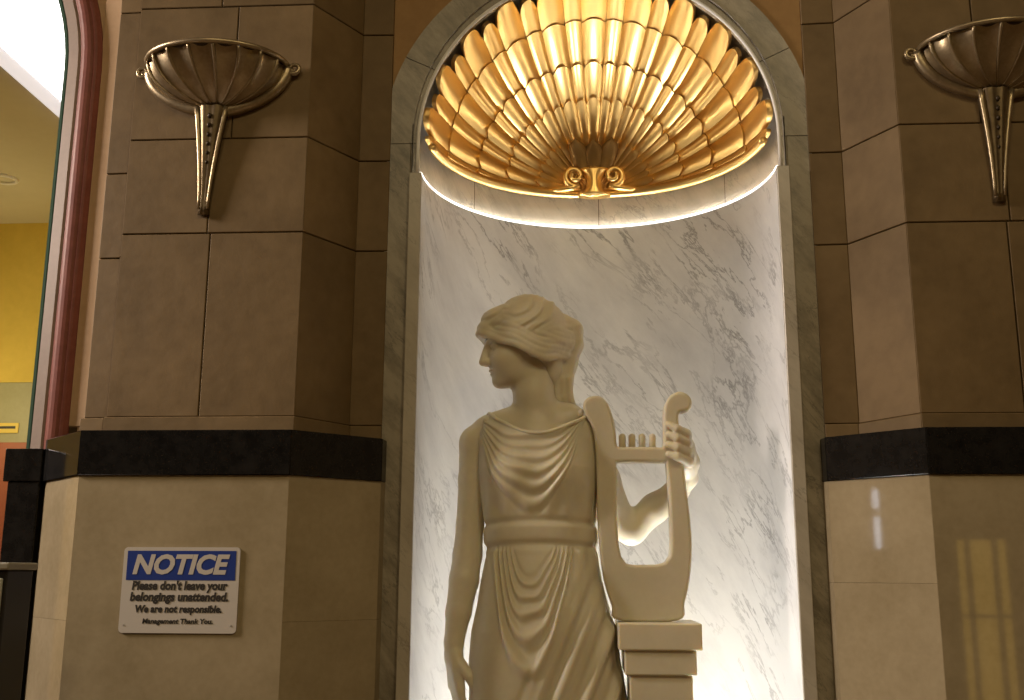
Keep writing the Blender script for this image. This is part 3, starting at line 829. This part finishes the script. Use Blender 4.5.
# ------------------------------------------------------------------ wall lamps
def bowl_lamp(cx, label):
    yw = -.181
    root = empty('wall_lamp', (cx, yw, 2.80)); tag(root, label, 'wall lamp', 'shell bowl wall lamps')
    a, b, h = .192, .150, .125
    def P(v, th_, off=0):
        gq = math.sin(v*math.pi/2)**.85
        k_ = .75*abs(math.sin(th_))**1.5            # the front is flatter than the sides
        gy = gq*(1-k_)+v*k_; z_ = h*((1-math.cos(v*math.pi/2))**.9*(1-k_)+(v**1.05)*k_)
        return np.array([(a*gq+off)*math.cos(th_), -(b*gy+off)*math.sin(th_)-.012, z_])
    nf = 9
    for k in range(nf):       # concave flutes
        nu, nv = 7, 12; V = []
        for i in range(nu):
            q = -1+2*i/(nu-1); th_ = math.pi*(k+.5+q*.5)/nf
            for j in range(nv):
                v = .06+.94*j/(nv-1)
                V.append(P(v, th_, -.010*v*(1-q*q)))
        fix_normals(obj('flute', V, grid_faces(nu, nv), M_bronze, root, True))
    for k in range(nf+1):
        th_ = math.pi*k/nf
        tube('rib', [P(v, th_, .001) for v in np.linspace(.05, 1, 12)], [.0025+.0030*v for v in np.linspace(0, 1, 12)], M_bronze, root, 6)
    tube('rim', [P(1, t_, .003)+np.array([0, 0, .002]) for t_ in np.linspace(0, math.pi, 40)], .0075, M_bronze, root, 8)
    # moulded border where the bowl meets the wall
    pts = [np.array([(a+.004)*math.sin(u), -.010, h*(1-math.cos(abs(u)))**.9*1.0-.006]) for u in np.linspace(-math.pi/2, math.pi/2, 40)]
    tube('wall_border', pts, [.0165]*40, M_bronze, root, 8)
    # inside cup so that the bowl is closed from above
    V = [np.array([0, -.02, h*.35])]+[P(1, t_, -.004) for t_ in np.linspace(0, math.pi, 24)]
    obj('inner_cup', V, [(0, i, i+1) for i in range(1, 24)], M_bronzedk, root, True)
    for s in (-1, 1):         # end scrolls
        pts = []; rad = []
        for k in range(26):
            t_ = k/25*math.pi*2.6; rr = .019*(1-.6*k/25)
            pts.append((s*(a+.022-rr*math.cos(t_)), -.014, h*.93-rr*math.sin(t_)*.9)); rad.append(.0068*(1-.3*k/25))
        tube('end_scroll', pts, rad, M_bronze, root, 8)
    # tapering stem
    V = []; nz, na = 14, 14
    for j in range(nz):
        f = j/(nz-1); z = .004-.307*f
        wx = .030*(1-f)**1.5+.013+.004*(f > .93); dy = .026*(1-f)**1.3+.014
        for i in range(na+1):
            t_ = math.pi*i/na
            gr = 1-.20*math.exp(-((t_-math.pi/2)/.28)**2)
            V.append((-.008+wx*math.cos(t_)-.010*f, -dy*gr*math.sin(t_)-.0015, z))
    Fc = grid_faces(nz, na+1)+[tuple((nz-1)*(na+1)+i for i in range(na+1))]
    fix_normals(obj('stem', V, Fc, M_bronze2, root, True))
    for s in (-1, 1):
        tube('stem_edge', [(-.008-.010*f+s*(.029*(1-f)**1.5+.012), -.013*(1-f)-.011, .002-.29*f) for f in np.linspace(0, 1, 12)], [.0075-.003*f for f in np.linspace(0, 1, 12)], M_bronze, root, 8)
    for k in range(6):
        f = .10+.085*k; dy = (.026*(1-f)**1.3+.014)*.80
        c = np.array([-.008-.010*f, -dy-.003, .004-.307*f]); r = .0060-.0004*k
        V = [c+r*np.array([math.cos(b_)*math.cos(a_), -math.sin(b_), math.cos(b_)*math.sin(a_)*1.3]) for b_ in np.linspace(-.2, 1.5, 5) for a_ in np.linspace(0, 2*math.pi, 8, endpoint=False)]
        Fc = [(j*8+i, j*8+(i+1) % 8, (j+1)*8+(i+1) % 8, (j+1)*8+i) for j in range(4) for i in range(8)]
        fix_normals(obj('stem_bead', V, Fc, M_bronzedk, root, True))
    return root
bowl_lamp(-1.053, 'bronze shell bowl wall lamp on the stone pier above the notice sign')
bowl_lamp(1.053, 'bronze shell bowl wall lamp cut by the photo edge, on the pier beside the lyre')

# ------------------------------------------------------------------ notice sign
ysn = -.2215
TL, TR, BL = S(126, 547, ysn), S(239.5, 547.5, ysn), S(119, 633, ysn)
x0, x1, z1, z0 = -1.199, -.903, 1.610, 1.402
sign = empty('notice_sign', ((x0+x1)/2, ysn, (z0+z1)/2)); tag(sign, 'white and blue notice sign about unattended belongings on the polished beige stone', 'sign')
sw_, sh_ = x1-x0, z1-z0
def rrect(name, wx, hz, r, yf, yb_, m, cz=0, cx_=0):
    P = []
    for (qx, qz, a0) in ((1, 1, 0), (-1, 1, 90), (-1, -1, 180), (1, -1, 270)):
        for k in range(5):
            a_ = R_(a0+90*k/4); P.append((cx_+qx*(wx/2-r)+r*math.cos(a_), cz+qz*(hz/2-r)+r*math.sin(a_)))
    n = len(P); V = [(x, yf, z) for x, z in P]+[(x, yb_, z) for x, z in P]
    Fc = [tuple(range(n)), tuple(range(2*n-1, n-1, -1))]+[(i, n+i, n+(i+1) % n, (i+1) % n) for i in range(n)]
    return fix_normals(obj(name, V, Fc, m, sign))
rrect('panel', sw_, sh_, .010, -.003, 0, M_signw)
rrect('blue_header', sw_*.935, sh_*.345, .001, -.0036, -.003, M_signb, sh_*.285)
def lettering(name, s_, size, cz, width, m, bold=.0, shear=.22, yf=-.0041):
    cu = bpy.data.curves.new(name, 'FONT'); cu.body = s_; cu.size = size; cu.align_x = 'CENTER'; cu.align_y = 'CENTER'; cu.offset = bold; cu.shear = shear; cu.extrude = .0002
    cu.resolution_u = 3
    to = bpy.data.objects.new('tmp', cu); col.objects.link(to)
    dg = bpy.context.evaluated_depsgraph_get(); dg.update()
    me = bpy.data.meshes.new_from_object(to.evaluated_get(dg)); bpy.data.objects.remove(to)
    xs = [v.co.x for v in me.vertices]; k = width/(max(xs)-min(xs)); mx_ = (max(xs)+min(xs))/2
    ys_ = [v.co.y for v in me.vertices]
    for v in me.vertices: v.co = ((v.co.x-mx_)*k, yf-v.co.z, v.co.y+cz)
    me.materials.clear(); me.materials.append(m); me.name = name
    o = bpy.data.objects.new(name, me); col.objects.link(o); o.parent = sign
    return o
lettering('heading_text', 'NOTICE', .064, sh_*.285, sw_*.83, M_signw, .0026, .22)
lettering('message_text', "Please don't leave your", .0285, sh_*.045, sw_*.82, M_signk, .0013, .12, -.0036)
lettering('message_text', 'belongings unattended.', .0285, -sh_*.085, sw_*.84, M_signk, .0013, .12, -.0036)
lettering('message_text', 'We are not responsible.', .0235, -sh_*.225, sw_*.74, M_signk, .0011, .12, -.0036)
lettering('message_text', 'Management Thank You.', .0165, -sh_*.365, sw_*.60, M_signk, .0006, .12, -.0036)
for sx_ in (-1, 1):
    tube('screw', [(sx_*sw_*.455, -.0025, -sh_*.41), (sx_*sw_*.455, -.0042, -sh_*.41)], .0018, M_steel, sign, 10)

# ------------------------------------------------------------------ arched opening on the left and the room beyond
XO, ZA, RA = -1.600, 3.03, .68          # inner edge of the opening, spring height, radius
XC = XO-RA
op = empty('door_1', (XC, 0, 0)); tag(op, 'arched opening framed in oxblood marble beside the pier with the notice sign', kind='structure')
def arch_profile(name, prof_, m, z0):
    """prof_: list of (distance outside the opening edge, y)"""
    path = [(1, 0, z0)]
    secs = [((RA,), z0, 0)]
    V = []; npf = len(prof_)
    st = [(0, z0), (0, ZA)]+[(a_, None) for a_ in np.linspace(0, math.pi, 40)[1:]]+[(math.pi, z0)]
    for (a_, z) in st:
        for (d, y) in prof_:
            r = RA+d
            if z is not None: V.append((r*math.cos(a_), y, z))
            else: V.append((r*math.cos(a_), y, ZA+r*math.sin(a_)))
    n = len(st)
    Fc = [(i*npf+k, (i+1)*npf+k, (i+1)*npf+(k+1) % npf, i*npf+(k+1) % npf) for i in range(n-1) for k in range(npf)]
    return fix_normals(obj(name, V, Fc, m, op, False))
arch_profile('green_edge', [(.0, .06), (.0, -.002), (.010, -.006), (.016, -.004), (.016, .06)], M_green, 1.872)
arch_profile('grey_trim', [(.016, .06), (.016, -.010), (.048, -.016), (.054, -.012), (.054, .06)], M_greyfr, 1.872)
roll = [(.054, .06), (.054, -.012)]+[(.054+.004+.020-.020*math.cos(t_), -.012-.012*math.sin(t_)) for t_ in np.linspace(.2, math.pi, 7)]+\
       [(.082+.014-.014*math.cos(t_), -.010-.008*math.sin(t_)) for t_ in np.linspace(.3, math.pi-.1, 6)]+[(.116, -.004), (.116, .06)]
o = arch_profile('red_moulding', roll, M_red, 1.872)
# wall round the opening
V = []
seg = [(RA+.06, 0), (RA+.06, ZA)]+[((RA+.06)*math.cos(a_), ZA+(RA+.06)*math.sin(a_)) for a_ in np.linspace(0, math.pi, 30)[1:-1]]+[(-RA-.06, ZA), (-RA-.06, 0)]
XR, XL_ = -1.43-XC, -4.5-XC
outerp = []
for (x, z) in seg:
    if x > 0.4: outerp.append((XR, z))
    elif x < -.6: outerp.append((XL_, z))
    else: outerp.append((x, 5))
V = [(x, .004, z) for x, z in seg]+[(x, .004, z) for x, z in outerp]
n = len(seg); k1 = max(i for i, p in enumerate(outerp) if p[0] == XR); k2 = min(i for i, p in enumerate(outerp) if p[0] == XL_)
Fc = [(i, i+1, n+i+1, n+i) for i in range(n-1)]
V += [(XR, .004, 5), (XL_, .004, 5)]
Fc += [(n+k1, n+k1+1, 2*n), (n+k2-1, n+k2, 2*n+1)]
fix_normals(obj('plaster', V, Fc, M_tan, op))
# black plinth blocks under the frame
pl = empty('trim_1', (-1.55, 0, 0)); tag(pl, 'black granite plinth block under the oxblood door frame', kind='structure')
box('plinth_cap', -.085, .022, -.044, .06, 1.79, 1.880, M_black, pl, .003)
box('plinth_block', -.072, .018, -.040, .06, 0, 1.79, M_black, pl, .003)

M_yel = mottled('yellow_wall_paint', (.64, .46, .08), (.75, .55, .11), 2, .6, .3)
M_cream = mottled('cream_ceiling', (.66, .61, .46), (.71, .66, .51), 2, .8, .2)
M_gg = mottled('grey_green_panel', (.32, .30, .16), (.38, .35, .20), 5, .5)
M_or = mottled('orange_red_panel', (.34, .095, .05), (.40, .12, .065), 4, .5)
M_panel = mat('lit_ceiling_panel', (.9, .9, .9), .5, 0, .5, (1.0, .98, .97), 4.0)
M_soft = mat('soft_diffuser', (.8, .8, .8), .5, 0, .5, (.95, .93, 1.0), .60)
M_frw = mat('white_enamel', (.85, .84, .84), .5)
rm = obj('wall_room', [(-6, 4, 0), (-1.2, 4, 0), (-1.2, 4, 4), (-6, 4, 4)], [(0, 1, 2, 3)], M_yel); tag(rm, kind='structure')
rs = obj('wall_room_side', [(-1.35, .1, 0), (-1.35, 4, 0), (-1.35, 4, 4), (-1.35, .1, 4)], [(0, 1, 2, 3)], M_yel); tag(rs, kind='structure')
rl = obj('wall_room_far', [(-6, .1, 0), (-6, 4, 0), (-6, 4, 4), (-6, .1, 4)], [(0, 1, 2, 3)], M_yel); tag(rl, kind='structure')
rc = obj('ceiling_room', [(-6, .03, 3.95), (-1.2, .03, 3.95), (-1.2, 4.05, 3.95), (-6, 4.05, 3.95)], [(3, 2, 1, 0)], M_cream); tag(rc, kind='structure')
box('panel_band', -6, -1.3, 3.95, 4.0, 2.39, 2.80, M_gg, None, .004); tag(bpy.data.objects['panel_band'], kind='structure'); bpy.data.objects['panel_band'].name = 'trim_2'
box('panel_low', -6, -1.3, 3.93, 4.0, .0, 2.39, M_or, None, .004); tag(bpy.data.objects['panel_low'], kind='structure'); bpy.data.objects['panel_low'].name = 'trim_3'
cl = empty('ceiling_light', (-2.3, 2.0, 3.93)); tag(cl, 'long bright white ceiling light seen through the arched opening', 'ceiling light')
box('frame', -.50, .50, -1.6, 1.6, -.02, .018, M_soft, cl, .006)
box('diffuser', -.38, .38, -1.5, 1.5, -.032, -.018, M_panel, cl, .003)
dn = empty('downlight', (-3.62, 3.15, 3.95)); tag(dn, 'small round recessed downlight in the cream ceiling of the yellow room', 'ceiling light')
tube('ring', [(.075*math.cos(t_), .075*math.sin(t_), -.006) for t_ in np.linspace(0, 2*math.pi, 20, endpoint=False)], .012, M_frw, dn, 8, closed=True)
# small yellow plate on the panel
pp, qq = S(0, 423, 3.945), S(18, 433, 3.945)
yp = empty('door_plate', (pp[0]/2+qq[0]/2, 3.945, pp[2]/2+qq[2]/2)); tag(yp, 'small yellow plate with faint print on the grey green panel', 'sign')
M_pl = mat('plate_yellow', (.75, .55, .10), .5)
hw_ = (qq[0]-pp[0])/2; hh_ = (pp[2]-qq[2])/2
box('plate', -hw_-.05, hw_, -.004, .004, -hh_, hh_, M_pl, yp, .002)
box('print_line', -hw_, hw_-.02, -.0055, -.004, -hh_*.15, hh_*.35, M_signk, yp, 0)

# tall case by the left edge of the photograph
M_case = mottled('pale_green_panel', (.42, .43, .34), (.48, .48, .38), 6, .4)
M_casek = mat('case_black', (.012, .011, .010), .4)
M_caset = mat('case_top_grey', (.26, .24, .18), .35)
cs = empty('display_case', (-1.60, -.50, 0)); tag(cs, 'tall dark case with pale green front at the photo edge before the black plinth', 'case')
box('body', -.12, .315, -.11, .0, 0, 1.552, M_casek, cs, .004)
box('top', -.13, .322, -.12, .008, 1.552, 1.568, M_caset, cs, .004)
box('front_panel', -.11, .308, -.118, -.109, .05, 1.535, M_case, cs, .003)
# amber lit glazed door behind the photographer (it mirrors in the polished stone)
M_amb = mat('amber_glass', (.8, .5, .1), .4, 0, .5, (1.0, .60, .10), 2.2)
gd = empty('door_2', (3.58, -7.46, 0)); tag(gd, 'amber lit glazed door in the wall across the hall', kind='structure')
for (xa, xb) in ((-.23, -.165), (-.115, .075), (.125, .20)):
    for (za, zb) in ((.10, 1.18), (1.205, 1.86)):
        box('pane', xa, xb, -.01, .01, za, zb, M_amb, gd, .002)
for (xa, xb) in ((-.28, -.23), (-.165, -.115), (.075, .125), (.20, .25)): box('mullion', xa, xb, -.02, .03, 0, 1.92, M_casek, gd, .003)
for (za, zb) in ((0, .10), (1.18, 1.205), (1.86, 1.92)): box('rail', -.28, .25, -.02, .025, za, zb, M_casek, gd, .003)
# slim tube lamp on the far side wall (mirrors in the polished stone)
M_tube = mat('cool_tube', (.9, .9, .9), .4, 0, .5, (.80, .86, 1.0), 9.0)
tl = empty('tube_lamp', (-4.44, -1.775, 1.74)); tag(tl, 'slim upright cool white tube lamp on the side wall of the hall', 'wall lamp')
box('back_plate', -.05, -.03, -.03, .03, -.02, .46, M_frw, tl, .004)
for (za, zb) in ((.0, .22), (.29, .42)):
    tube('tube', [(0, 0, za), (0, 0, zb)], .018, M_tube, tl, 10)
    for z in (za+.02, zb-.02): box('holder', -.03, 0, -.01, .01, z-.008, z+.008, M_frw, tl, 0)
